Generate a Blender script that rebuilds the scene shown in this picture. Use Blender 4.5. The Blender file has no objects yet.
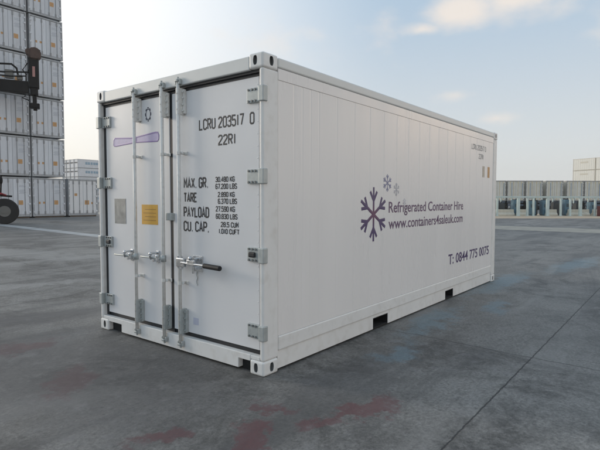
import bpy, bmesh, math, random
from mathutils import Vector, Matrix
random.seed(7)
scn = bpy.context.scene
col = scn.collection
R = math.radians

# ------------------------------------------------------------------ camera
cam_d = bpy.data.cameras.new('camera'); cam = bpy.data.objects.new('camera', cam_d); col.objects.link(cam)
yaw, pitch, roll = R(38.12), R(-3.0185), R(0.1233)
f = Vector((math.cos(pitch)*math.cos(yaw), math.cos(pitch)*math.sin(yaw), math.sin(pitch)))
r0 = Vector((math.sin(yaw), -math.cos(yaw), 0)); u0 = r0.cross(f)
rr = math.cos(roll)*r0 + math.sin(roll)*u0
uu = -math.sin(roll)*r0 + math.cos(roll)*u0
m = Matrix((rr, uu, -f)).transposed().to_4x4(); m.translation = Vector((-2.885, -2.634, 1.4396))
cam.matrix_world = m
cam_d.sensor_width = 36.0; cam_d.lens = 29.485; cam_d.clip_end = 5000; cam_d.clip_start = 0.05
scn.camera = cam

# ------------------------------------------------------------------ light
SUN_AZ, SUN_EL = 104.0, 13.0           # degrees, azimuth counter-clockwise from +X
sd = bpy.data.lights.new('sun', 'SUN'); sun = bpy.data.objects.new('sun', sd); col.objects.link(sun)
sd.energy = 1.0; sd.angle = R(14); sd.color = (1.0, 0.90, 0.78)
dv = Vector((math.cos(R(SUN_EL))*math.cos(R(SUN_AZ)), math.cos(R(SUN_EL))*math.sin(R(SUN_AZ)), math.sin(R(SUN_EL))))
sun.rotation_euler = dv.to_track_quat('Z', 'Y').to_euler()
sun.location = (0, 0, 40)

w = bpy.data.worlds.new('World'); scn.world = w; w.use_nodes = True
wt = w.node_tree; wt.nodes.clear()
def N(t, kind, **kw):
    n = t.nodes.new(kind)
    for k, v in kw.items():
        if k.startswith('i_'): n.inputs[k[2:].replace('_', ' ')].default_value = v
        else: setattr(n, k, v)
    return n
def mth(t, op, a, b=None, clamp=False):
    n = t.nodes.new('ShaderNodeMath'); n.operation = op; n.use_clamp = clamp
    for i, v in enumerate((a, b)):
        if v is None: continue
        if isinstance(v, (int, float)): n.inputs[i].default_value = v
        else: t.links.new(v, n.inputs[i])
    return n.outputs[0]
def mixc(t, fac, a, b, mode='MIX'):
    n = t.nodes.new('ShaderNodeMix'); n.data_type = 'RGBA'; n.blend_type = mode
    for i, v in ((0, fac), (6, a), (7, b)):
        if isinstance(v, (int, float)): n.inputs[i].default_value = v
        elif isinstance(v, tuple): n.inputs[i].default_value = v if len(v) == 4 else (*v, 1)
        else: t.links.new(v, n.inputs[i])
    return n.outputs[2]
def ramp(t, x, stops):
    n = t.nodes.new('ShaderNodeValToRGB'); e = n.color_ramp.elements
    while len(e) < len(stops): e.new(0.5)
    for el, (p, c) in zip(e, stops):
        el.position = p; el.color = (c, c, c, 1) if isinstance(c, (int, float)) else (*c, 1)
    t.links.new(x, n.inputs[0]); return n.outputs[0]
def maprange(t, x, a, b, c=0.0, d=1.0, smooth=True):
    n = t.nodes.new('ShaderNodeMapRange'); n.interpolation_type = 'SMOOTHSTEP' if smooth else 'LINEAR'
    t.links.new(x, n.inputs[0])
    for i, v in enumerate((a, b, c, d)): n.inputs[i+1].default_value = v
    return n.outputs[0]

sky = N(wt, 'ShaderNodeTexSky', sky_type='NISHITA', sun_disc=False, sun_elevation=R(SUN_EL),
        sun_rotation=R(90-SUN_AZ), altitude=0.0, air_density=1.0, dust_density=3.0, ozone_density=1.5)
tc = N(wt, 'ShaderNodeTexCoord')
vec = tc.outputs['Generated']
def dot_dir(az, el):
    n = wt.nodes.new('ShaderNodeVectorMath'); n.operation = 'DOT_PRODUCT'; wt.links.new(vec, n.inputs[0])
    n.inputs[1].default_value = (math.cos(R(el))*math.cos(R(az)), math.cos(R(el))*math.sin(R(az)), math.sin(R(el)))
    return n.outputs['Value']
SKY_STR = 0.10
sk = mixc(wt, 1.0, sky.outputs[0], (SKY_STR, SKY_STR, SKY_STR), 'MULTIPLY')
sep = N(wt, 'ShaderNodeSeparateXYZ'); wt.links.new(vec, sep.inputs[0])
zz = sep.outputs['Z']
# thin high haze: pale everywhere, whitest towards the sun and the horizon
sun_near = maprange(wt, dot_dir(86, 10), 0.52, 1.04)
low = maprange(wt, zz, 0.46, 0.0)
hz = mixc(wt, sun_near, (0.315, 0.42, 0.53), (0.98, 0.955, 0.92))
hz = mixc(wt, mth(wt, 'MULTIPLY', low, 0.72), hz, (0.63, 0.61, 0.57))
base = mixc(wt, 0.86, sk, hz)
# unseen sky opposite the sun, made brighter and warmer to light the side wall
hdot = wt.nodes.new('ShaderNodeVectorMath'); hdot.operation = 'DOT_PRODUCT'; wt.links.new(vec, hdot.inputs[0])
hdot.inputs[1].default_value = (math.cos(R(SUN_AZ)), math.sin(R(SUN_AZ)), 0)
far_side = maprange(wt, hdot.outputs['Value'], -0.20, -0.85)
base = mixc(wt, far_side, base, mixc(wt, 1.0, base, (1.74, 1.42, 1.20), 'MULTIPLY'))
# soft clouds in the blue part of the sky
mp = N(wt, 'ShaderNodeMapping'); mp.inputs['Scale'].default_value = (7, 7, 13); wt.links.new(vec, mp.inputs[0])
no = N(wt, 'ShaderNodeTexNoise'); no.inputs['Scale'].default_value = 1.0; no.inputs['Detail'].default_value = 7; no.inputs['Roughness'].default_value = 0.55
wt.links.new(mp.outputs[0], no.inputs['Vector'])
az = mth(wt, 'ARCTAN2', sep.outputs['Y'], sep.outputs['X'])
el = mth(wt, 'ARCSINE', zz)
def blob(a, e, wa, we, amp=1.0):
    x = mth(wt, 'DIVIDE', mth(wt, 'SUBTRACT', az, R(a)), R(wa)); y = mth(wt, 'DIVIDE', mth(wt, 'SUBTRACT', el, R(e)), R(we))
    d = mth(wt, 'SQRT', mth(wt, 'ADD', mth(wt, 'MULTIPLY', x, x), mth(wt, 'MULTIPLY', y, y)))
    return mth(wt, 'MULTIPLY', mth(wt, 'SUBTRACT', 1.15, d), amp)
bs = [blob(20.0, 19.6, 5.2, 2.6, 1.0), blob(14.5, 20.6, 6.5, 3.6, 1.0), blob(24.5, 18.2, 3.0, 1.0, 0.8), blob(20.9, 11.3, 2.6, 0.9, 0.58), blob(16.6, 8.6, 2.4, 0.8, 0.60), blob(36, 18, 12, 3, 0.35), blob(4.5, 16.5, 4.0, 3.0, 0.6)]
for k in range(7):                                  # more of the same behind and around the camera
    bs.append(blob(-30-28*k, 14+6*((k*7) % 4), 12, 4, 0.7))
cm = bs[0]
for b in bs[1:]: cm = mth(wt, 'MAXIMUM', cm, b)
cm = mth(wt, 'ADD', cm, mth(wt, 'MULTIPLY', mth(wt, 'SUBTRACT', no.outputs[0], 0.5), 2.0))
cloud = maprange(wt, cm, 0.05, 1.05)
base = mixc(wt, mth(wt, 'MULTIPLY', cloud, 0.85), base, (0.64, 0.575, 0.515))
glow = maprange(wt, mth(wt, 'ADD', blob(-24, 11, 14, 7), mth(wt, 'MULTIPLY', mth(wt, 'SUBTRACT', no.outputs[0], 0.5), 1.2)), 0.15, 0.9)  # bright warm patch added out of view, to be mirrored in the side panel
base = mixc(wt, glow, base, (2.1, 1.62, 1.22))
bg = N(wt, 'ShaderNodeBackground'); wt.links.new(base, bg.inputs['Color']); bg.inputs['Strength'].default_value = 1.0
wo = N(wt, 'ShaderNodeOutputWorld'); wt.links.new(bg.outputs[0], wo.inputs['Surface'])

vs = scn.view_settings
vs.view_transform = 'Standard'; vs.look = 'None'; vs.gamma = 1.0; vs.use_curve_mapping = False; vs.exposure = 0.56
try:
    scn.cycles.use_denoising = True
    scn.cycles.max_bounces = 6
except Exception: pass

# ------------------------------------------------------------------ materials
def mat(name, color, rough=0.5, metal=0.0, spec=0.5, var=0.0, vscale=3.0, bump=0.0, bscale=40.0, dirt=None, stretch=(1, 1, 1), vary=0.0):
    mt = bpy.data.materials.new(name); mt.use_nodes = True
    t = mt.node_tree; b = t.nodes['Principled BSDF']
    b.inputs['Roughness'].default_value = rough; b.inputs['Metallic'].default_value = metal
    b.inputs['Specular IOR Level'].default_value = spec
    b.inputs['Base Color'].default_value = (*color, 1)
    if var or bump or dirt:
        c = N(t, 'ShaderNodeTexCoord'); mp = N(t, 'ShaderNodeMapping'); mp.inputs['Scale'].default_value = stretch
        t.links.new(c.outputs['Object'], mp.inputs[0])
    if var or dirt:
        n = N(t, 'ShaderNodeTexNoise'); n.inputs['Scale'].default_value = vscale; n.inputs['Detail'].default_value = 6; n.inputs['Roughness'].default_value = 0.6
        t.links.new(mp.outputs[0], n.inputs['Vector'])
        lo = tuple(x*(1-var) for x in color); hi = tuple(min(1, x*(1+var)) for x in color)
        out = mixc(t, ramp(t, n.outputs[0], [(0.3, 0.0), (0.7, 1.0)]), lo, hi)
        if dirt:
            n2 = N(t, 'ShaderNodeTexNoise'); n2.inputs['Scale'].default_value = vscale*2.7; n2.inputs['Detail'].default_value = 8
            t.links.new(mp.outputs[0], n2.inputs['Vector'])
            out = mixc(t, ramp(t, n2.outputs[0], [(0.50, 0.0), (0.75, 0.5)]), out, dirt)
        if vary:
            oi = N(t, 'ShaderNodeObjectInfo'); k = maprange(t, oi.outputs['Random'], 0, 1, 1-vary, 1+vary, False)
            cv = N(t, 'ShaderNodeCombineXYZ')
            for q_ in range(3): t.links.new(k, cv.inputs[q_])
            out = mixc(t, 1.0, out, cv.outputs[0], 'MULTIPLY')
        t.links.new(out, b.inputs['Base Color'])
        rn = ramp(t, n.outputs[0], [(0.25, max(0.03, rough-0.06)), (0.75, min(1, rough+0.08))])
        t.links.new(rn, b.inputs['Roughness'])
    if bump:
        n3 = N(t, 'ShaderNodeTexNoise'); n3.inputs['Scale'].default_value = bscale; n3.inputs['Detail'].default_value = 4
        t.links.new(mp.outputs[0], n3.inputs['Vector'])
        bn = N(t, 'ShaderNodeBump'); bn.inputs['Strength'].default_value = bump; bn.inputs['Distance'].default_value = 0.01
        t.links.new(n3.outputs[0], bn.inputs['Height']); t.links.new(bn.outputs[0], b.inputs['Normal'])
    return mt
M = {}
M['paint'] = mat('white_panel_paint', (0.80, 0.78, 0.76), 0.27, spec=0.5, var=0.02, vscale=1.6, bump=0.8, bscale=1.6, stretch=(1.0, 1, 0.12), dirt=(0.775, 0.755, 0.735))
M['doorpaint'] = mat('white_door_paint', (0.765, 0.76, 0.76), 0.33, spec=0.5, var=0.02, vscale=1.5, bump=0.15, bscale=2.0)
M['frame'] = mat('white_frame_paint', (0.76, 0.755, 0.735), 0.42, var=0.03, vscale=4, dirt=(0.60, 0.575, 0.53), bump=0.1, bscale=30)
M['rail'] = mat('greenish_white_rail_paint', (0.70, 0.71, 0.69), 0.42, var=0.04, vscale=4)
M['bar'] = mat('grey_green_bar_paint', (0.735, 0.73, 0.70), 0.42, var=0.05, vscale=12, dirt=(0.52, 0.50, 0.45))
M['galv'] = mat('galvanised_steel', (0.43, 0.46, 0.455), 0.46, metal=0.30, var=0.12, vscale=18)
M['bolt'] = mat('dark_bolt_steel', (0.20, 0.21, 0.21), 0.5, metal=0.5)
M['chrome'] = mat('bright_zinc', (0.62, 0.64, 0.66), 0.26, metal=1.0, var=0.1, vscale=25)
M['rubber'] = mat('black_rubber', (0.018, 0.02, 0.024), 0.55)
M['grip'] = mat('black_grip', (0.008, 0.008, 0.009), 0.6)
M['hole'] = mat('dark_cavity_shade', (0.16, 0.165, 0.165), 0.8)  # shade inside the casting holes put into the colour; floor uses it too
M['black'] = mat('black_cavity_shade', (0.015, 0.015, 0.016), 0.9)  # cavity shade put into the colour, for sill notches and fork pockets
M['ink'] = mat('black_ink', (0.025, 0.027, 0.032), 0.5)
M['ink_faint'] = mat('worn_ink', (0.33, 0.325, 0.325), 0.5)
M['mauve'] = mat('mauve_vinyl', (0.12, 0.07, 0.14), 0.4, var=0.25, vscale=5)
M['purple'] = mat('purple_vinyl', (0.06, 0.035, 0.125), 0.4)
M['lilac'] = mat('lilac_vinyl', (0.44, 0.39, 0.61), 0.4, var=0.10, vscale=14)
M['lilacedge'] = mat('violet_vinyl', (0.22, 0.16, 0.40), 0.4)
M['flake2'] = mat('blue_grey_vinyl', (0.22, 0.23, 0.35), 0.4)
M['flake3'] = mat('pale_grey_vinyl', (0.47, 0.47, 0.50), 0.4)
M['flake4'] = mat('faint_vinyl', (0.60, 0.59, 0.62), 0.4)
M['yellow'] = mat('yellow_sticker', (0.66, 0.36, 0.04), 0.45, var=0.12, vscale=9)
M['greyplate'] = mat('grey_plate', (0.27, 0.285, 0.29), 0.35, metal=0.4, var=0.18, vscale=16)
M['orange'] = mat('orange_sticker', (0.58, 0.30, 0.07), 0.5)
M['dullorange'] = mat('faded_orange_sticker', (0.52, 0.30, 0.13), 0.5, var=0.2, vscale=9)
M['palelilac'] = mat('pale_lilac_sticker', (0.55, 0.56, 0.66), 0.5)
M['stackbody'] = mat('bluish_white_container_paint', (0.58, 0.61, 0.65), 0.5, var=0.07, vscale=1.5, dirt=(0.45, 0.45, 0.46), stretch=(1, 1, 0.3), vary=0.09)
M['stackdoor'] = mat('bluish_white_door_paint', (0.60, 0.64, 0.69), 0.45, var=0.07, vscale=1.2, dirt=(0.46, 0.46, 0.48), stretch=(1, 1, 0.3), vary=0.09)
M['stackframe'] = mat('grey_container_frame', (0.36, 0.38, 0.40), 0.55, var=0.15, vscale=3)
M['stackbar'] = mat('dull_steel_bar', (0.27, 0.285, 0.30), 0.5, metal=0.3)
M['cream'] = mat('cream_container_paint', (0.70, 0.69, 0.63), 0.5, var=0.05, vscale=1.5)
M['creamframe'] = mat('cream_container_frame', (0.56, 0.53, 0.45), 0.5)
M['warmdoor'] = mat('warm_grey_container_door', (0.72, 0.69, 0.61), 0.5, var=0.10, vscale=1.5, vary=0.10)
M['warmframe'] = mat('warm_grey_container_frame', (0.36, 0.35, 0.33), 0.5)
M['warmbar'] = mat('yellowish_bar', (0.78, 0.66, 0.42), 0.5)
M['fadelet'] = mat('worn_grey_lettering', (0.40, 0.44, 0.50), 0.5)
M['bluelet'] = mat('faded_blue_lettering', (0.22, 0.35, 0.46), 0.5)
M['machblack'] = mat('black_machine_steel', (0.008, 0.008, 0.009), 0.6, spec=0.2, var=0.3, vscale=6)
M['machbrown'] = mat('rusty_brown_steel', (0.075, 0.045, 0.035), 0.7, var=0.4, vscale=6)
M['red'] = mat('red_machine_paint', (0.28, 0.02, 0.025), 0.35, var=0.1, vscale=3)
M['tyre'] = mat('tyre_rubber', (0.012, 0.012, 0.013), 0.8)
M['rim'] = mat('dusty_grey_rim', (0.14, 0.14, 0.13), 0.6)
M['glass'] = mat('dark_cab_glass', (0.03, 0.04, 0.05), 0.08)
M['white'] = mat('white_machine_paint', (0.7, 0.7, 0.68), 0.5)
M['teal'] = mat('pale_teal_steel', (0.54, 0.63, 0.61), 0.5, var=0.10, vscale=2)
M['barrier'] = mat('pale_concrete', (0.62, 0.58, 0.49), 0.8, var=0.10, vscale=4, bump=0.3)
M['blue'] = mat('blue_machine_paint', (0.10, 0.19, 0.25), 0.5, var=0.15, vscale=3)
M['darkbox'] = mat('dark_machine_paint', (0.045, 0.05, 0.055), 0.6, var=0.2, vscale=3)
M['trailer'] = mat('dark_blue_chassis_paint', (0.06, 0.09, 0.13), 0.5, var=0.15, vscale=3)
M['wood'] = mat('weathered_timber', (0.12, 0.10, 0.08), 0.85, var=0.2, vscale=6)

# ------------------------------------------------------------------ mesh helpers
def tag(o, label=None, cat=None, group=None, kind=None):
    if label: o['label'] = label
    if cat: o['category'] = cat
    if group: o['group'] = group
    if kind: o['kind'] = kind
    return o
def empty(name, loc=(0, 0, 0), rz=0.0, label=None, cat=None, group=None):
    o = bpy.data.objects.new(name, None); o.empty_display_size = 0.3; col.objects.link(o)
    o.location = loc; o.rotation_euler = (0, 0, rz)
    return tag(o, label, cat, group)
class MB:
    def __init__(s): s.bm = bmesh.new()
    def box(s, x0, x1, y0, y1, z0, z1, bev=0.0, seg=1, mtx=None):
        r = bmesh.ops.create_cube(s.bm, size=1.0); vs_ = r['verts']
        for v in vs_:
            v.co = Vector(((x0+x1)/2+v.co.x*(x1-x0), (y0+y1)/2+v.co.y*(y1-y0), (z0+z1)/2+v.co.z*(z1-z0)))
        if bev:
            es = list({e for v in vs_ for e in v.link_edges})
            rb = bmesh.ops.bevel(s.bm, geom=es, offset=bev, segments=seg, affect='EDGES', profile=0.5)
            vs_ = list({v for fc in rb['faces'] for v in fc.verts} | {v for v in vs_ if v.is_valid})
        if mtx is not None:
            for v in vs_: v.co = mtx @ v.co
        return s
    def cyl(s, p0, p1, r, r1=None, n=16, bev=0.0):
        p0, p1 = Vector(p0), Vector(p1); d = p1-p0
        q = d.to_track_quat('Z', 'Y').to_matrix().to_4x4(); q.translation = (p0+p1)/2
        bmesh.ops.create_cone(s.bm, cap_ends=True, cap_tris=False, segments=n, radius1=r, radius2=r if r1 is None else r1, depth=d.length, matrix=q)
        return s
    def sph(s, c, r, sc=(1, 1, 1)):
        bmesh.ops.create_uvsphere(s.bm, u_segments=12, v_segments=8, radius=1.0,
            matrix=Matrix.Translation(c) @ Matrix.Diagonal((r*sc[0], r*sc[1], r*sc[2], 1)))
        return s
    def tube(s, pts, r, n=8, r2=None, axis=None, closed=False):
        """swept tube; with axis given the section is an ellipse r wide in plane and r2 along axis"""
        pts = [Vector(p) for p in pts]; k = len(pts); rings = []
        up = Vector(axis) if axis else None
        for i, p in enumerate(pts):
            a = pts[i-1] if (i > 0 or closed) else None; b = pts[(i+1) % k] if (i < k-1 or closed) else None
            d1 = (p-a).normalized() if a is not None else None; d2 = (b-p).normalized() if b is not None else None
            t = (d1+d2) if (d1 and d2) else (d1 or d2)
            if t.length < 1e-6: t = d1
            t = t.normalized()
            ax = up if up else (Vector((0, 0, 1)) if abs(t.z) < 0.9 else Vector((1, 0, 0)))
            nrm = ax.cross(t).normalized(); bn = t.cross(nrm).normalized()
            mit = 1.0
            if d1 and d2: mit = 1.0/max(0.45, math.cos(d1.angle(d2, 0)/2))
            rb = r if r2 is None else r2
            rings.append([s.bm.verts.new(p+nrm*(r*mit*math.cos(2*math.pi*j/n))+bn*(rb*math.sin(2*math.pi*j/n))) for j in range(n)])
        for i in range(k if closed else k-1):
            A, B = rings[i], rings[(i+1) % k]
            for j in range(n): s.bm.faces.new((A[j], A[(j+1) % n], B[(j+1) % n], B[j]))
        if not closed:
            s.bm.faces.new(list(reversed(rings[0]))); s.bm.faces.new(rings[-1])
        return s
    def prism(s, poly, origin, ux, uy, uz, t0, t1):
        """polygon in the plane (ux,uy) at origin, thick from t0 to t1 along uz"""
        o, ux, uy, uz = map(Vector, (origin, ux, uy, uz))
        a = [s.bm.verts.new(o+ux*p[0]+uy*p[1]+uz*t0) for p in poly]; b = [s.bm.verts.new(o+ux*p[0]+uy*p[1]+uz*t1) for p in poly]
        s.bm.faces.new(a); s.bm.faces.new(list(reversed(b)))
        n = len(poly)
        for i in range(n): s.bm.faces.new((a[i], b[i], b[(i+1) % n], a[(i+1) % n]))
        return s
    def build(s, name, material, parent=None, smooth=False, bevel=0.0, seg=2):
        bmesh.ops.recalc_face_normals(s.bm, faces=s.bm.faces[:])
        me = bpy.data.meshes.new(name); s.bm.to_mesh(me); s.bm.free()
        me.materials.append(material)
        o = bpy.data.objects.new(name, me); col.objects.link(o)
        if parent: o.parent = parent
        if smooth:
            for p in me.polygons: p.use_smooth = True
        if bevel:
            b = o.modifiers.new('bevel', 'BEVEL'); b.width = bevel; b.segments = seg; b.limit_method = 'ANGLE'
            if hasattr(b, 'harden_normals'): pass
        return o
def copy_tree(o, parent=None):
    c = o.copy(); col.objects.link(c)
    if parent: c.parent = parent
    for ch in list(o.children): copy_tree(ch, c)
    return c

# ------------------------------------------------------------------ stroke lettering
C0 = [(1, 0), (3, 0), (4, 1), (4, 7), (3, 8), (1, 8), (0, 7), (0, 1), (1, 0)]
GL = {
 '0': [C0], 'O': [C0],
 'C': [[(4, 1.7), (4, 1), (3, 0), (1, 0), (0, 1), (0, 7), (1, 8), (3, 8), (4, 7), (4, 6.3)]],
 'L': [[(0, 8), (0, 0), (4, 0)]],
 'R': [[(0, 0), (0, 8), (3, 8), (4, 7), (4, 5), (3, 4), (0.1, 4)], [(2, 3.9), (4, 0)]],
 'U': [[(0, 8), (0, 1), (1, 0), (3, 0), (4, 1), (4, 8)]],
 '2': [[(0, 6.4), (0, 7), (1, 8), (3, 8), (4, 7), (4, 5.4), (0, 0.9), (0, 0), (4, 0)]],
 '3': [[(0, 6.6), (0, 7), (1, 8), (3, 8), (4, 7), (4, 5.2), (3, 4.2), (1.4, 4.2)], [(3, 4.2), (4, 3.2), (4, 1), (3, 0), (1, 0), (0, 1), (0, 1.5)]],
 '5': [[(4, 8), (0, 8), (0, 4.7), (3, 4.7), (4, 3.7), (4, 1), (3, 0), (1, 0), (0, 1), (0, 1.4)]],
 '1': [[(1.0, 8), (1.0, 0)]], '7': [[(0, 8), (4, 8), (1.6, 0)]],
 '4': [[(3, 0), (3, 8), (0, 2.4), (4, 2.4)]],
 '6': [[(4, 6.6), (4, 7), (3, 8), (1, 8), (0, 7), (0, 1), (1, 0), (3, 0), (4, 1), (4, 3.4), (3, 4.4), (0.1, 4.4)]],
 '8': [[(1, 4.2), (0, 5.2), (0, 7), (1, 8), (3, 8), (4, 7), (4, 5.2), (3, 4.2), (1, 4.2), (0, 3.2), (0, 1), (1, 0), (3, 0), (4, 1), (4, 3.2), (3, 4.2)]],
 '9': [[(0, 1.4), (0, 1), (1, 0), (3, 0), (4, 1), (4, 7), (3, 8), (1, 8), (0, 7), (0, 4.6), (1, 3.6), (3.9, 3.6)]],
 'M': [[(0, 0), (0, 8), (2, 3.2), (4, 8), (4, 0)]], 'A': [[(0, 0), (2, 8), (4, 0)], [(0.7, 2.5), (3.3, 2.5)]],
 'X': [[(0, 0), (4, 8)], [(0, 8), (4, 0)]], 'G': [[(4, 6.3), (4, 7), (3, 8), (1, 8), (0, 7), (0, 1), (1, 0), (3, 0), (4, 1), (4, 3.8), (2.3, 3.8)]],
 'T': [[(0, 8), (4, 8)], [(2, 7.9), (2, 0)]], 'E': [[(4, 8), (0, 8), (0, 0), (4, 0)], [(0.1, 4.2), (3.2, 4.2)]],
 'P': [[(0, 0), (0, 8), (3, 8), (4, 7), (4, 4.9), (3, 3.9), (0.1, 3.9)]], 'Y': [[(0, 8), (2, 4), (4, 8)], [(2, 4.1), (2, 0)]],
 'D': [[(0, 0), (0, 8), (2.8, 8), (4, 6.8), (4, 1.2), (2.8, 0), (0, 0)]], 'K': [[(0, 0), (0, 8)], [(4, 8), (0.2, 3.4)], [(1.4, 4.7), (4, 0)]],
 'B': [[(0, 0), (0, 8), (3, 8), (4, 7), (4, 5.2), (3, 4.2), (0.1, 4.2)], [(3, 4.2), (4, 3.2), (4, 1), (3, 0), (0, 0)]],
 'S': [[(4, 6.6), (4, 7), (3, 8), (1, 8), (0, 7), (0, 5.2), (1, 4.3), (3, 3.8), (4, 2.8), (4, 1), (3, 0), (1, 0), (0, 1), (0, 1.4)]],
 'F': [[(4, 8), (0, 8), (0, 0)], [(0.1, 4.2), (3.2, 4.2)]], '.': [[(0.2, 0), (0.9, 0)]],
}
def stroke_text(text, origin, ux, uy, width, height, sw, out, material, name, parent, n=6):
    """monoline stencil lettering inside a width x height box whose lower left corner is origin"""
    o, ux, uy, out = map(Vector, (origin, ux, uy, out))
    x = 0.0; strokes = []; word = 0
    for ch in text:
        if ch == ' ': x += 3.2; word += 1; continue
        for st in GL[ch]: strokes.append((word, [(x+p[0], p[1]) for p in st]))
        x += 2.4 if ch == '.' else (3.9 if ch == '1' else 5.9)
    tot = max(p[0] for w_, st in strokes for p in st); lo = min(p[0] for w_, st in strokes for p in st)
    sx = (width-sw)/(tot-lo); sy = (height-sw)/8.0
    for k in range(word+1):
        mb = MB()
        for i, (w_, st) in enumerate(strokes):
            if w_ != k: continue
            pts = [o+ux*(sw/2+(p[0]-lo)*sx)+uy*(sw/2+p[1]*sy)+out*(0.00005*(i % 3)) for p in st]
            closed = len(st) > 3 and st[0] == st[-1]
            mb.tube(pts[:-1] if closed else pts, sw/2, n=n, r2=0.0013, axis=out, closed=closed)
        mb.build(name, material, parent)
def font_text(text, origin, ux, uy, width, height, out, material, name, parent, ref=None, bold=0.0):
    """sans lettering fitted so that its full width is width and a capital is height high"""
    cu = bpy.data.curves.new(name, 'FONT'); cu.body = text; cu.size = 1.0; cu.extrude = 0.5; cu.offset = bold; cu.resolution_u = 3
    t = bpy.data.objects.new(name, cu); col.objects.link(t)
    bpy.context.view_layer.update()
    def shape(txt):
        cu.body = txt; bpy.context.view_layer.update()
        return bpy.data.meshes.new_from_object(t.evaluated_get(bpy.context.evaluated_depsgraph_get()))
    full = shape(text); xs = [v.co.x for v in full.vertices]; x0, x1 = min(xs), max(xs)
    o, ux, uy, out = map(Vector, (origin, ux, uy, out))
    cap = 0.729; cuts = [x0-1]
    for k, ch in enumerate(text):
        if ch == ' ': cuts.append(max(v.co.x for v in shape(text[:k]).vertices)+0.02)
    cuts.append(x1+1)
    for a, b in zip(cuts, cuts[1:]):                    # one mesh for each word
        bm = bmesh.new(); bm.from_mesh(full)
        bmesh.ops.delete(bm, geom=[v for v in bm.verts if not a < v.co.x <= b], context='VERTS')
        for v in bm.verts: v.co = o+ux*((v.co.x-x0)/(x1-x0)*width)+uy*(v.co.y/cap*height)+out*(v.co.z*0.002)
        me = bpy.data.meshes.new(name); bm.to_mesh(me); bm.free()
        me.materials.clear(); me.materials.append(material)
        ob = bpy.data.objects.new(name, me); col.objects.link(ob); ob.parent = parent
    bpy.data.objects.remove(t); bpy.data.curves.remove(cu)

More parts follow.
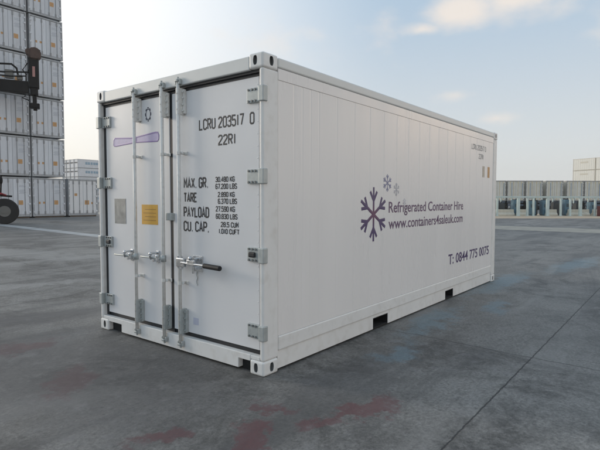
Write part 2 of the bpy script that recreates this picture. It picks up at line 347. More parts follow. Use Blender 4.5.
# ------------------------------------------------------------------ ground
def ground_material():
    mt = bpy.data.materials.new('worn_concrete_yard'); mt.use_nodes = True
    t = mt.node_tree; b = t.nodes['Principled BSDF']
    g = N(t, 'ShaderNodeNewGeometry'); P = g.outputs['Position']
    s = N(t, 'ShaderNodeSeparateXYZ'); t.links.new(P, s.inputs[0]); X, Yc = s.outputs['X'], s.outputs['Y']
    def noise(scale, detail=6, rough=0.6, stretch=(1, 1, 1), rot=0.0, dist=0.0):
        mp = N(t, 'ShaderNodeMapping'); mp.inputs['Scale'].default_value = stretch; mp.inputs['Rotation'].default_value = (0, 0, rot)
        t.links.new(P, mp.inputs[0])
        n = N(t, 'ShaderNodeTexNoise'); n.inputs['Scale'].default_value = scale; n.inputs['Detail'].default_value = detail
        n.inputs['Roughness'].default_value = rough; n.inputs['Distortion'].default_value = dist
        t.links.new(mp.outputs[0], n.inputs['Vector']); return n.outputs[0]
    big = noise(0.32, 5, 0.6, dist=0.6); med = noise(1.7, 8, 0.68, dist=0.4); fine = noise(38, 7, 0.8); mid2 = noise(7, 8, 0.7)
    pat = noise(0.75, 9, 0.72, dist=1.2)
    c = mixc(t, ramp(t, big, [(0.34, 0.0), (0.66, 1.0)]), (0.122, 0.119, 0.111), (0.212, 0.204, 0.187))
    c = mixc(t, ramp(t, pat, [(0.40, 1.0), (0.50, 0.0)]), c, mixc(t, 1.0, c, (0.52, 0.52, 0.52), 'MULTIPLY'))
    c = mixc(t, ramp(t, med, [(0.40, 0.0), (0.56, 1.0)]), mixc(t, 1.0, c, (0.66, 0.66, 0.66), 'MULTIPLY'), c)
    c = mixc(t, mth(t, 'MULTIPLY', ramp(t, mid2, [(0.50, 0.0), (0.68, 1.0)]), 0.45), c, (0.275, 0.265, 0.245))
    c = mixc(t, mth(t, 'MULTIPLY', ramp(t, mid2, [(0.30, 1.0), (0.45, 0.0)]), 0.55), c, (0.064, 0.062, 0.060))
    c = mixc(t, 1.0, c, ramp(t, fine, [(0.36, 0.58), (0.64, 1.40)]), 'MULTIPLY')
    vo = N(t, 'ShaderNodeTexVoronoi'); vo.inputs['Scale'].default_value = 9.0; t.links.new(P, vo.inputs['Vector'])
    c = mixc(t, mth(t, 'MULTIPLY', ramp(t, vo.outputs['Distance'], [(0.05, 1.0), (0.16, 0.0)]), 0.55), c, (0.055, 0.053, 0.05))
    grit = noise(16, 8, 0.85)
    c = mixc(t, mth(t, 'MULTIPLY', ramp(t, grit, [(0.55, 0.0), (0.66, 1.0)]), 0.5), c, (0.33, 0.32, 0.30))
    c = mixc(t, mth(t, 'MULTIPLY', ramp(t, grit, [(0.36, 1.0), (0.45, 0.0)]), 0.5), c, (0.055, 0.054, 0.052))
    # long tyre sweeps
    tr = noise(1.1, 6, 0.62, stretch=(0.13, 1.0, 1), rot=R(24), dist=0.7)
    c = mixc(t, mth(t, 'MULTIPLY', ramp(t, tr, [(0.52, 0.0), (0.62, 1.0)]), 0.62), c, (0.069, 0.068, 0.067))
    c = mixc(t, mth(t, 'MULTIPLY', ramp(t, tr, [(0.32, 1.0), (0.42, 0.0)]), 0.50), c, (0.26, 0.252, 0.236))
    wn = N(t, 'ShaderNodeTexNoise'); wn.inputs['Scale'].default_value = 2.6; wn.inputs['Detail'].default_value = 7; wn.inputs['Roughness'].default_value = 0.7
    t.links.new(P, wn.inputs['Vector'])
    w1 = N(t, 'ShaderNodeVectorMath', operation='SUBTRACT'); t.links.new(wn.outputs['Color'], w1.inputs[0]); w1.inputs[1].default_value = (0.5, 0.5, 0.5)
    w2_ = N(t, 'ShaderNodeVectorMath', operation='SCALE'); t.links.new(w1.outputs[0], w2_.inputs[0]); w2_.inputs['Scale'].default_value = 0.9
    w3 = N(t, 'ShaderNodeVectorMath', operation='ADD'); t.links.new(P, w3.inputs[0]); t.links.new(w2_.outputs[0], w3.inputs[1])
    PW = w3.outputs[0]
    def ell(cx, cy, rx, ry, ang, soft=0.9):
        mp = N(t, 'ShaderNodeMapping'); mp.vector_type = 'TEXTURE'
        mp.inputs['Location'].default_value = (cx, cy, 0); mp.inputs['Rotation'].default_value = (0, 0, R(ang)); mp.inputs['Scale'].default_value = (rx, ry, 1)
        t.links.new(PW, mp.inputs[0])
        l = N(t, 'ShaderNodeVectorMath', operation='LENGTH'); t.links.new(mp.outputs[0], l.inputs[0])
        return maprange(t, l.outputs['Value'], 1.0, 1.0-soft)
    def stain(c, lst, colr, amp, lo=0.44, hi=0.62):
        k = None
        for e in lst:
            v = ell(*e); k = v if k is None else mth(t, 'MAXIMUM', k, v)
        nn = mth(t, 'ADD', mth(t, 'MULTIPLY', med, 0.35), mth(t, 'MULTIPLY', mid2, 0.65))
        # the stain's ragged edge: its falloff is eaten away by the grain of the concrete
        k = mth(t, 'MULTIPLY', maprange(t, mth(t, 'ADD', mth(t, 'MULTIPLY', k, 0.34), nn), lo+0.16, hi+0.20), amp)
        k = mth(t, 'MULTIPLY', k, ramp(t, fine, [(0.3, 0.55), (0.6, 1.0)]))
        return mixc(t, k, c, colr)
    red, blue = (0.110, 0.036, 0.040), (0.150, 0.245, 0.290)
    c = stain(c, [(-0.05, -0.92, 0.75, 0.20, -16), (-0.75, -0.62, 0.42, 0.2, 30), (-0.42, -0.36, 0.12, 0.3, 20), (-1.1, -0.15, 0.3, 0.18, 0), (-0.86, 2.35, 0.5, 0.3, 0), (-1.0, 1.2, 0.5, 0.25, 40)], red, 0.74, 0.40, 0.54)
    c = stain(c, [(2.6, -0.35, 1.5, 0.35, 6), (5.9, -0.15, 2.6, 0.45, -2), (9.5, -0.75, 3.0, 0.55, -4), (1.3, -0.52, 0.55, 0.22, 0), (3.9, -0.7, 0.9, 0.2, 10), (13, -1.6, 3.2, 0.8, -8)], blue, 0.50, 0.38, 0.66)
    # darker ground in front of the doors, pale worn patches on the left
    c = stain(c, [(-0.9, 1.4, 1.5, 2.6, 10), (-0.7, 3.6, 0.5, 2.0, 70)], (0.062, 0.062, 0.064), 0.62, 0.30, 0.60)
    c = stain(c, [(2.5, 11.5, 1.4, 4.5, 12), (0.0, 6.1, 0.5, 3.0, 75), (-2, 8.5, 3.5, 1.2, 10)], (0.28, 0.272, 0.255), 0.6, 0.36, 0.58)
    # joints and cracks
    wob = mth(t, 'MULTIPLY', mth(t, 'SUBTRACT', mid2, 0.5), 0.035)
    def line(coord, pos, wd, soft=0.006):
        d = mth(t, 'ABSOLUTE', mth(t, 'SUBTRACT', mth(t, 'ADD', coord, wob), pos)); return maprange(t, d, wd+soft, wd)
    j = line(Yc, -1.575, 0.0032, 0.005)
    for p in (-7.6, 4.5, 10.6, 16.7, 22.8, 28.9): j = mth(t, 'MAXIMUM', j, line(Yc, p, 0.007))
    for p, a in ((-6.2, 0.8), (9.9, 1.0), (17.9, 1.0), (25.9, 1.0), (33.9, 1.0)): j = mth(t, 'MAXIMUM', j, mth(t, 'MULTIPLY', line(X, p, 0.008), a))
    crk = mth(t, 'MULTIPLY', line(mth(t, 'ADD', X, mth(t, 'MULTIPLY', mth(t, 'SUBTRACT', big, 0.5), 0.5)), 1.90, 0.003, 0.010), 0.75)
    j = mth(t, 'MAXIMUM', j, crk)
    c = mixc(t, mth(t, 'MULTIPLY', j, 0.85), c, (0.020, 0.021, 0.023))
    c = mixc(t, 1.0, c, (1.13, 1.13, 1.15), 'MULTIPLY')
    t.links.new(c, b.inputs['Base Color'])
    rg = mixc(t, 0.5, ramp(t, med, [(0.3, 0.50), (0.7, 0.74)]), ramp(t, mid2, [(0.3, 0.5), (0.7, 0.74)]))
    t.links.new(rg, b.inputs['Roughness']); b.inputs['Specular IOR Level'].default_value = 0.35
    h = mth(t, 'SUBTRACT', mth(t, 'ADD', mth(t, 'MULTIPLY', fine, 0.25), mth(t, 'MULTIPLY', mid2, 0.6)), mth(t, 'MULTIPLY', j, 0.8))
    bn = N(t, 'ShaderNodeBump'); bn.inputs['Strength'].default_value = 0.55; bn.inputs['Distance'].default_value = 0.012
    t.links.new(h, bn.inputs['Height']); t.links.new(bn.outputs[0], b.inputs['Normal'])
    return mt
gm = ground_material()
mb = MB(); bmesh.ops.create_grid(mb.bm, x_segments=4, y_segments=4, size=1500)
tag(mb.build('ground', gm), kind='structure')
def sheet(name, pts, z, material):
    mb = MB(); mb.bm.faces.new([mb.bm.verts.new((p[0], p[1], z)) for p in pts])
    o = mb.build(name, material); return tag(o, kind='structure')
M['line'] = mat('worn_white_road_paint', (0.36, 0.365, 0.365), 0.6, var=0.22, vscale=1.3, dirt=(0.14, 0.145, 0.15))
M['strip'] = mat('pale_concrete_strip', (0.34, 0.315, 0.265), 0.7, var=0.18, vscale=0.8, dirt=(0.12, 0.12, 0.118))
M['apron'] = mat('tan_concrete_apron', (0.50, 0.39, 0.275), 0.8, var=0.15, vscale=0.8)
sheet('painted_line', [(6.0, 3.2), (6.5, 3.2), (8.75, 30.5), (8.0, 30.5)], 0.004, M['line'])
sheet('concrete_strip', [(21.6, -40), (25.0, -40), (25.0, 60), (21.6, 60)], 0.004, M['strip'])

# ------------------------------------------------------------------ the refrigerated container
W, L, H = 2.438, 6.058, 2.591
ct = empty('shipping_container', (0, 0, 0), 0, 'large white refrigerated container with purple snowflake on its side, standing alone on the yard', 'container')
nX, pY, nY, Z = (-1, 0, 0), (0, 1, 0), (0, -1, 0), (0, 0, 1)

def casting(cx, cy, z0, sx, sy):
    """corner casting with its oval openings really cut out; sx, sy point outwards"""
    lx, ly, lz = 0.182, 0.156, 0.122
    x0, x1 = (cx, cx-sx*lx); y0, y1 = (cy, cy-sy*ly)
    mb = MB(); mb.box(min(x0, x1), max(x0, x1), min(y0, y1), max(y0, y1), z0, z0+lz, 0.018, 3)
    o = mb.build('corner_casting', M['frame'], ct, smooth=False)
    me = o.data
    cut = MB(); zc = z0+lz*0.52
    def oval(center, ax, ay, nrm, a, b, depth=0.028):
        n = 24; poly = []
        for k in range(n):
            th = 2*math.pi*k/n; poly.append((a*math.cos(th), max(-b, min(b, b*1.15*math.sin(th)))))
        cut.prism(poly, center, ax, ay, nrm, -depth, 0.05)
    oval((cx, cy-sy*ly*0.55, zc), (0, 1, 0), Z, (sx, 0, 0), 0.022, 0.037)
    oval((cx-sx*lx*0.55, cy, zc), (1, 0, 0), Z, (0, sy, 0), 0.024, 0.037)
    oval((cx-sx*lx*0.5, cy-sy*ly*0.5, z0+lz if z0 > 1 else z0), (1, 0, 0), (0, 1, 0), (0, 0, 1 if z0 > 1 else -1), 0.05, 0.03)
    co = cut.build('cutter', M['hole'])
    me.materials.append(M['hole'])
    for p in co.data.polygons: p.material_index = 0
    bo = o.modifiers.new('cut', 'BOOLEAN'); bo.operation = 'DIFFERENCE'; bo.object = co; bo.solver = 'EXACT'
    try: bo.material_mode = 'TRANSFER'
    except Exception: pass
    bpy.context.view_layer.update()
    nm = bpy.data.meshes.new_from_object(o.evaluated_get(bpy.context.evaluated_depsgraph_get()))
    o.modifiers.clear(); o.data = nm; nm.name = 'corner_casting'
    bpy.data.objects.remove(co)
e_ = 0.004
for cx, sx in ((-e_, -1), (L+e_, 1)):
    for cy, sy in ((-e_, -1), (W+e_, 1)):
        for z0 in (0.0, H-0.118): casting(cx, cy, z0, sx, sy)

# corner posts
for x0, x1 in ((0.0, 0.186), (L-0.186, L)):
    for y0, y1 in ((0.0, 0.045), (W-0.045, W)):
        MB().box(x0, x1, y0, y1, 0.122, H-0.118, 0.016, 3).build('corner_post', M['frame'], ct)
# header, sill (front and far end)
MB().box(0.002, 0.14, 0.152, W-0.152, 2.470, 2.580, 0.008, 2).build('door_header', M['rail'], ct)
MB().box(0.030, 0.139, 0.046, W-0.046, 2.448, 2.4695).build('header_drip_strip', M['rubber'], ct)
sill = MB()
poly = [(0.152, 0.122), (0.152, 0.105), (0.290, 0.105), (0.290, 0.022), (W-0.400, 0.022), (W-0.400, 0.105), (W-0.152, 0.105), (W-0.152, 0.122),
        (W-0.152, 0.156), (0.152, 0.156)]
sill.prism(poly, (0.002, 0, 0), (0, 1, 0), Z, (1, 0, 0), 0.0, 0.06)
sill.box(0.004, 0.062, 0.047, 0.1515, 0.1235, 0.1555); sill.box(0.004, 0.062, W-0.1515, W-0.047, 0.1235, 0.1555)
for y0, y1 in ((0.1525, 0.2895), (W-0.3995, W-0.1525)): pass
sill.build('door_sill', M['frame'], ct, bevel=0.004)
MB().box(0.10, 0.14, 0.05, W-0.05, 0.015, 2.448).build('door_frame_back', M['rubber'], ct)
for y0, y1 in ((0.1525, 0.2895), (W-0.3995, W-0.1525)): MB().box(0.055, 0.0985, y0, y1, 0.004, 0.104).build('sill_notch_shade', M['black'], ct)  # black blocks standing in for the shade inside the sill notches
far = MB(); far.box(L-0.06, L-0.02, 0.152, W-0.152, 0.03, 0.17); far.box(L-0.06, L-0.02, 0.152, W-0.152, 2.47, 2.58); far.box(L-0.12, L-0.08, 0.046, W-0.046, 0.171, 2.469)
far.build('end_wall', M['frame'], ct)
mu = MB(); mu.box(L-0.0795, L-0.03, 0.25, W-0.25, 0.35, 2.30, 0.01); muo = mu.build('cooling_unit', M['greyplate'], ct)
fg = MB()
for cy in (0.75, W-0.75): fg.cyl((L-0.0295, cy, 1.75), (L-0.015, cy, 1.75), 0.36, n=32)
fg.box(L-0.0295, L-0.012, 0.4, 1.1, 0.5, 1.1, 0.01); fg.box(L-0.0295, L-0.012, 1.25, 2.0, 0.5, 1.1, 0.01)
fg.build('fan_grille', M['rubber'], muo)
MB().box(0.12, L-0.12, 0.03, W-0.03, 2.545, 2.565).build('roof', M['frame'], ct)
MB().box(0.141, L-0.121, 0.05, W-0.05, 0.165, 0.185).build('floor', M['hole'], ct)

POCK = ((1.785, 2.125), (3.835, 4.135))
def side(ysign):
    y = (lambda d: d) if ysign < 0 else (lambda d: W-d)
    def bx(mb, x0, x1, d0, d1, z0, z1, bev=0.0, seg=1): mb.box(x0, x1, min(y(d0), y(d1)), max(y(d0), y(d1)), z0, z1, bev, seg)
    a, b = 0.1875, L-0.1875
    t = MB(); bx(t, a, b, 0.0005, 0.07, 2.503, 2.586, 0.014, 3)
    t.build('top_rail', M['rail'], ct)
    t = MB(); bx(t, a, b, 0.004, 0.05, 2.405, 2.4995, 0.003)
    t.build('upper_side_strip', M['paint'], ct)
    # bottom rail: a proud band and a slightly recessed skirt broken by the fork pockets
    br = MB(); bx(br, a, b, 0.001, 0.06, 0.172, 0.298, 0.012, 2)
    edges = [a]+[v for p in POCK for v in p]+[b]
    for i in range(0, len(edges), 2): bx(br, edges[i], edges[i+1], 0.014, 0.06, 0.020, 0.1715)
    for p in POCK: bx(br, p[0], p[1], 0.014, 0.06, 0.140, 0.1712)
    br.build('bottom_rail', M['frame'], ct)
    # wall panel with shallow pressed seams
    seams = [0.40, 0.515, 0.635, 0.76, 1.05, 1.365, 1.67, 1.975]
    while seams[-1] < b-0.4: seams.append(seams[-1]+0.305)
    prof = [(a, 0.008)]
    for s_ in seams: prof += [(s_-0.014, 0.0077), (s_-0.004, 0.0094), (s_+0.004, 0.0094), (s_+0.014, 0.0077)]
    prof.append((b, 0.008))
    p = MB(); vs0 = [p.bm.verts.new((q[0], y(q[1]), 0.2985)) for q in prof]; vs1 = [p.bm.verts.new((q[0], y(q[1]), 2.4045)) for q in prof]
    bk0 = [p.bm.verts.new((q[0], y(0.05), 0.2985)) for q in (prof[0], prof[-1])]; bk1 = [p.bm.verts.new((q[0], y(0.05), 2.4045)) for q in (prof[0], prof[-1])]
    for i in range(len(prof)-1): p.bm.faces.new((vs0[i], vs0[i+1], vs1[i+1], vs1[i]))
    p.bm.faces.new((bk0[1], bk0[0], bk1[0], bk1[1])); p.bm.faces.new((bk0[0], vs0[0], vs1[0], bk1[0])); p.bm.faces.new((vs0[-1], bk0[1], bk1[1], vs1[-1]))
    return p.build('side_panel', M['paint'], ct)
sp = side(-1); side(1)
for p in POCK:
    tun = MB()
    for x in (p[0]-0.0005, p[1]-0.0095): tun.box(x, x+0.010, 0.0165, W-0.0165, 0.022, 0.1395)
    tun.box(p[0]+0.010, p[1]-0.010, 0.0165, W-0.0165, 0.1300, 0.1395); tun.box(p[0]+0.010, p[1]-0.010, 0.0165, W-0.0165, 0.022, 0.030)
    tun.build('fork_pocket', M['black'], ct)  # real tunnel walls, coloured black to stand in for the shade inside

# side lettering and emblem: world x to the right, z up, standing on y = 0
yo = 0.0072
font_text('Refrigerated Container Hire', (2.105, yo, 1.290), (1, 0, 0), Z, 2.355, 0.128, nY, M['mauve'], 'lettering', sp, bold=0.012)
font_text('www.containers4saleuk.com', (2.105, yo, 1.104), (1, 0, 0), Z, 2.345, 0.128, nY, M['mauve'], 'lettering', sp, bold=0.012)
font_text('T: 0844 775 0075', (3.915, yo, 0.508), (1, 0, 0), Z, 1.82, 0.150, nY, M['purple'], 'lettering', sp, bold=0.014)
def flake_mat():
    mt = bpy.data.materials.new('snowflake_vinyl'); mt.use_nodes = True; t = mt.node_tree; b = t.nodes['Principled BSDF']
    tcn = N(t, 'ShaderNodeTexCoord'); v = N(t, 'ShaderNodeVectorMath', operation='DISTANCE'); v.inputs[1].default_value = (1.763, 0.006, 1.277)
    t.links.new(tcn.outputs['Object'], v.inputs[0])
    t.links.new(mixc(t, maprange(t, v.outputs['Value'], 0.02, 0.17), (0.13, 0.045, 0.11), (0.068, 0.045, 0.135)), b.inputs['Base Color'])
    b.inputs['Roughness'].default_value = 0.4
    return mt
def flake(cx, cz, rx, rz, sw, material):
    mb = MB(); k = 0
    for i in range(6):
        th = R(90+60*i); dx, dz = math.cos(th), math.sin(th)
        P = lambda a, b: Vector((cx+(a*dx-b*dz)*rx, yo-0.0001*(k % 5), cz+(a*dz+b*dx)*rz))
        mb.tube([P(0.0, 0), P(1.0, 0)], sw/2, 6, 0.0013, nY); k += 1
        for sgn in (1, -1):
            mb.tube([P(0.50, 0), P(0.84, 0.24*sgn)], sw/2, 6, 0.0012, nY); k += 1
    return mb.build('snowflake_emblem', material, sp)
flake(1.763, 1.277, 0.300, 0.292, 0.036, flake_mat())
flake(2.068, 1.622, 0.100, 0.098, 0.016, M['flake2'])
flake(2.288, 1.553, 0.075, 0.075, 0.014, M['flake3'])
flake(2.50, 1.408, 0.045, 0.045, 0.009, M['flake4'])
stroke_text('LCRU 203517 0', (4.78, yo, 2.222), (1, 0, 0), Z, 0.70, 0.088, 0.016, nY, M['ink_faint'], 'lettering', sp)
stroke_text('22R1', (5.12, yo, 2.090), (1, 0, 0), Z, 0.23, 0.085, 0.016, nY, M['ink_faint'], 'lettering', sp)
MB().box(5.325, 5.425, yo-0.001, yo+0.003, 1.805, 1.985).build('sticker', mat('tan_sticker', (0.50, 0.44, 0.36), 0.5, var=0.2, vscale=20), sp)
MB().box(5.580, 5.690, yo-0.001, yo+0.003, 1.805, 1.985).build('sticker', M['dullorange'], sp)

# doors ---------------------------------------------------------------
DX = 0.045
ZB, ZT = 0.194, 2.422
def door(y0, y1):
    d = MB(); d.box(DX, 0.098, y0, y1, ZB, ZT, 0.006, 2)
    ye = y0+0.018 if y0 < 0.5 else y1-0.018
    for k in range(22): d.sph((DX+0.0005, ye, 0.30+k*0.098), 0.006, (0.5, 1, 1))
    do = d.build('door', M['doorpaint'], ct)
    g = MB(); gx0, gx1 = 0.050, 0.0945; e = 0.0375
    ya = 0.0455 if y0 < 0.5 else W/2+0.0002; yb = W-0.0455 if y1 > 2 else W/2-0.0002
    g.box(gx0, gx1, ya, y0-0.0005, 0.158, 2.447); g.box(gx0, gx1, y1+0.0005, yb, 0.158, 2.447)
    g.box(0.0635, gx1, y0, y1, 0.142, ZB-0.0005); g.box(gx0, gx1, y0, y1, ZT+0.0005, 2.447)
    g.build('door_gasket', M['rubber'], do)
    return do
dr = door(0.083, 1.1975); dl = door(1.2405, 2.345)
def hinge(z, left, par, k):
    my = (lambda v: W-v) if left else (lambda v: v)
    def bx(mb, x0, x1, a, b, z0, z1, bev=0.0): mb.box(x0, x1, min(my(a), my(b)), max(my(a), my(b)), z0, z1, bev, 2)
    h = MB()
    bx(h, 0.024, 0.0445, 0.052, 0.202, z-0.058, z+0.058, 0.004)
    bx(h, -0.012, 0.044, -0.011, 0.046, z-0.062, z+0.062, 0.007)
    ho = h.build('hinge', M['galv'], par)
    for yy in (0.105, 0.140, 0.180):
        for dz in (-0.045, 0.045):
            b = MB(); b.cyl((0.0245, my(yy), z+dz), (0.014, my(yy), z+dz), 0.009, n=6); b.build('hinge_bolt', M['bolt'], par)
    if k == 2:
        b = MB(); bx(b, 0.008, 0.0238, 0.105, 0.180, z-0.022, z+0.022, 0.010); b.build('hinge_lock', M['rubber'], par)
for k, z in enumerate((2.272, 1.622, 0.985, 0.352)):
    hinge(z, False, dr, k); hinge(z-0.012, True, dl, k)

def lock_bar(y, par):
    b = MB(); xb = -0.018
    b.cyl((xb, y, 0.105), (xb, y, 2.515), 0.0165, n=16)
    o = b.build('lock_bar', M['bar'], par, smooth=False)
    for p in o.data.polygons: p.use_smooth = len(p.vertices) == 4
    for z0, z1, mm in ((2.205, 2.445, M['bar']), (0.182, 0.418, M['galv'])):       # guide housings, with side flanges and bolts
        c = MB()
        c.box(-0.032, 0.0445, y-0.018, y+0.019, z0, z1, 0.006, 2)
        c.box(0.016, 0.0445, y-0.042, y-0.0185, z0+0.01, z1-0.01, 0.003)
        for q in range(4): c.cyl((0.012, y-0.034, z0+0.035+q*0.057), (0.002, y-0.034, z0+0.035+q*0.057), 0.008, n=6)
        for q in range(3): c.cyl((-0.032, y, z0+0.05+q*0.07), (-0.038, y, z0+0.05+q*0.07), 0.007, n=6)
        c.build('guide_housing', mm, par)
    for zc, s in ((2.500, 1), (0.095, -1)):           # cam and keeper on header and sill
        k = MB()
        k.box(-0.030, -0.0005, y-0.036, y-0.019, zc-0.026, zc+0.024, 0.005, 2); k.box(-0.030, -0.0005, y+0.019, y+0.034, zc-0.026, zc+0.024, 0.005, 2)
        k.box(-0.044, -0.022, y-0.0185, y+0.0185, zc-0.012+s*0.008, zc+0.012+s*0.008, 0.006, 2)
        k.cyl((xb, y, zc), (xb, y, zc+s*0.042), 0.010, n=10)
        k.build('cam_keeper', M['galv'], par)
    for zc in (1.858, 0.660):
        g = MB()
        g.cyl((xb, y, zc-0.013), (xb, y, zc+0.013), 0.021, n=14)
        g.box(-0.006, 0.0445, y-0.012, y+0.012, zc-0.012, zc+0.012, 0.003)
        g.box(-0.012, 0.0, y-0.046, y-0.018, zc-0.010, zc+0.013, 0.004)
        g.box(0.036, 0.0445, y-0.050, y-0.016, zc-0.016, zc+0.016, 0.003)
        g.build('bar_bracket', M['bar'], par)
Y1, Y2, Y3 = 1.722, 1.270, 1.026
for yb, par in ((Y1, dl), (Y2, dl), (Y3, dr)): lock_bar(yb, par)
def handle(yb, z, ytip, yh):
    h = MB(); x = -0.034
    h.cyl((-0.018, yb, z-0.03), (-0.018, yb, z+0.03), 0.026, n=14)
    h.tube([(x+0.01, yb, z), (x, yb+0.05, z), (x, ytip-0.06, z-0.003), (x+0.008, ytip, z-0.004)], 0.010, 8)
    h.build('door_handle', M['galv'], dl, smooth=True)
    c = MB(); c.box(0.030, 0.0445, yh-0.024, yh+0.024, z-0.060, z+0.060, 0.006, 2)
    c.box(-0.02, 0.03, yh-0.012, yh+0.012, z-0.045, z-0.020, 0.005, 2)
    c.tube([(0.03, yh, z-0.015), (-0.046, yh, z-0.012), (-0.054, yh, z+0.016), (-0.036, yh, z+0.042), (0.03, yh, z+0.040)], 0.010, 8)
    c.sph((-0.045, yh+0.004, z+0.036), 0.018)
    c.build('handle_catch', M['chrome'], dl, smooth=False)
    c2 = MB(); c2.sph((-0.050, yb+0.055, z+0.022), 0.016); c2.cyl((x-0.01, yb+0.055, z-0.02), (x-0.01, yb+0.055, z+0.02), 0.016, n=12)
    c2.build('handle_pivot', M['chrome'], dl)
handle(Y1, 0.858, 2.094, 1.875); handle(Y2, 0.870, 1.624, 1.435)
zh = 0.860
h = MB()
h.cyl((-0.018, Y3, zh-0.055), (-0.018, Y3, zh+0.055), 0.030, n=16)
h.box(-0.055, -0.02, Y3-0.10, Y3+0.012, zh-0.042, zh+0.040, 0.008, 2)
h.cyl((-0.038, Y3-0.05, zh-0.062), (-0.038, Y3-0.05, zh+0.058), 0.015, n=12)
h.build('handle_hub', M['chrome'], dr)
h = MB()
h.box(0.034, 0.0445, 0.775, 0.900, zh-0.080, zh+0.065, 0.004, 2)
h.box(-0.046, 0.034, 0.775, 0.812, zh-0.052, zh-0.022, 0.007, 2); h.box(-0.036, 0.034, 0.830, 0.875, zh+0.018, zh+0.044, 0.007, 2)
h.box(-0.060, -0.040, 0.775, 0.880, zh-0.020, zh+0.034, 0.007, 2)
h.cyl((-0.050, 0.800, zh-0.085), (-0.050, 0.800, zh+0.062), 0.010, n=10); h.sph((-0.053, 0.835, zh+0.048), 0.020)
h.build('handle_latch', M['chrome'], dr)
h = MB(); h.cyl((-0.050, Y3-0.06, zh), (-0.050, 0.650, zh-0.004), 0.0105, n=12); h.build('handle_rod', M['chrome'], dr)
h = MB(); h.cyl((-0.050, 0.655, zh-0.004), (-0.050, 0.448, zh-0.010), 0.0225, n=18); go = h.build('handle_grip', M['grip'], dr, bevel=0.006)
ch = MB()
for q in range(9): ch.sph((0.036, 0.850+0.006*math.sin(q*1.3), zh-0.09-0.014*q), 0.007, (0.6, 0.7, 1.2))
ch.build('seal_chain', M['galv'], dr)
MB().box(0.006, DX-0.0005, 1.176, 1.262, 1.235, 1.305, 0.005, 2).build('seam_catch', M['galv'], dr)

# door stickers and plates
xo = DX-0.0012
MB().box(xo-0.0014, xo+0.002, 1.986, 2.196, 1.176, 1.440, 0.0).build('data_plate', M['greyplate'], dl)
MB().box(xo-0.0008, xo+0.002, 1.436, 1.702, 1.183, 1.381).build('warning_sticker', M['yellow'], dl)
yl = MB()
for q in range(4): yl.box(xo-0.0016, xo-0.0005, 1.465, 1.675-0.03*(q % 2), 1.222+q*0.036, 1.228+q*0.036)
yl.build('sticker_print', mat('brown_print', (0.36, 0.17, 0.02), 0.5), dl)
bow_l = [(2.195, 2.012), (2.190, 2.060), (2.168, 2.080), (1.80, 2.056), (1.80, 2.014), (2.150, 1.998), (2.180, 2.000)]
bow_r = [(1.80, 2.062), (1.455, 2.086), (1.420, 2.082), (1.406, 2.052), (1.410, 2.018), (1.430, 2.000), (1.80, 2.014)]
bw = MB()
for pl in (bow_l, bow_r): bw.prism(pl, (xo, 0, 0), (0, 1, 0), Z, nX, -0.0015, 0.0006)
bw.build('ribbon_sticker', M['lilac'], dl)
bw = MB()
for pl in (bow_l, bow_r): bw.tube([(xo-0.0010, p[0], p[1]) for p in pl], 0.0075, 6, 0.0009, nX, closed=True)
bw.box(xo-0.0025, xo-0.0006, 1.775, 1.815, 2.010, 2.066)
bw.build('ribbon_border', M['lilacedge'], dl)
rg = MB()
rg.tube([(xo, 1.573+0.036*math.cos(R(a)), 2.272+0.052*math.sin(R(a))) for a in range(0, 360, 20)], 0.0045, 6, 0.0012, nX, closed=True)
for a in range(0, 360, 45):
    rg.tube([(xo-0.0003, 1.573+0.045*math.cos(R(a-13)), 2.272+0.064*math.sin(R(a-13))), (xo-0.0003, 1.573+0.046*math.cos(R(a)), 2.272+0.066*math.sin(R(a))), (xo-0.0003, 1.573+0.045*math.cos(R(a+13)), 2.272+0.064*math.sin(R(a+13)))], 0.005, 6, 0.0012, nX)
rg.build('ring_emblem', mat('grey_violet_ink', (0.07, 0.07, 0.10), 0.5), dl)
MB().box(xo-0.0006, xo+0.002, 0.842, 0.915, 0.280, 0.345).build('small_sticker', M['palelilac'], dr)

# door lettering (reads towards -y)
def dtext(s, yl_, yr_, z0, z1, sw): stroke_text(s, (xo, yl_, z0), nY, Z, yl_-yr_, z1-z0, sw, nX, M['ink'], 'lettering', dr)
dtext('LCRU 203517', 0.816, 0.255, 2.048, 2.147, 0.0145)
dtext('0', 0.190, 0.135, 2.046, 2.146, 0.0145)
dtext('22R1', 0.567, 0.357, 1.900, 1.992, 0.0145)
dtext('MAX. GR.', 1.037, 0.697, 1.536, 1.634, 0.0155)
dtext('TARE', 1.039, 0.850, 1.407, 1.498, 0.0155)
dtext('PAYLOAD', 1.042, 0.688, 1.270, 1.368, 0.0155)
dtext('CU. CAP.', 1.044, 0.690, 1.140, 1.237, 0.0155)
for s, a, b, z0, z1 in (('30.480 KG', 0.605, 0.366, 1.585, 1.632), ('67.200 LBS', 0.605, 0.339, 1.524, 1.572), ('2.890 KG', 0.575, 0.367, 1.455, 1.501), ('6.370 LBS', 0.575, 0.340, 1.396, 1.444),
                        ('27.590 KG', 0.603, 0.364, 1.328, 1.377), ('60.830 LBS', 0.603, 0.335, 1.265, 1.312), ('28.5 CUM', 0.540, 0.322, 1.195, 1.242), ('1.010 CUFT', 0.563, 0.312, 1.137, 1.183)):
    dtext(s, a, b, z0, z1, 0.0088)

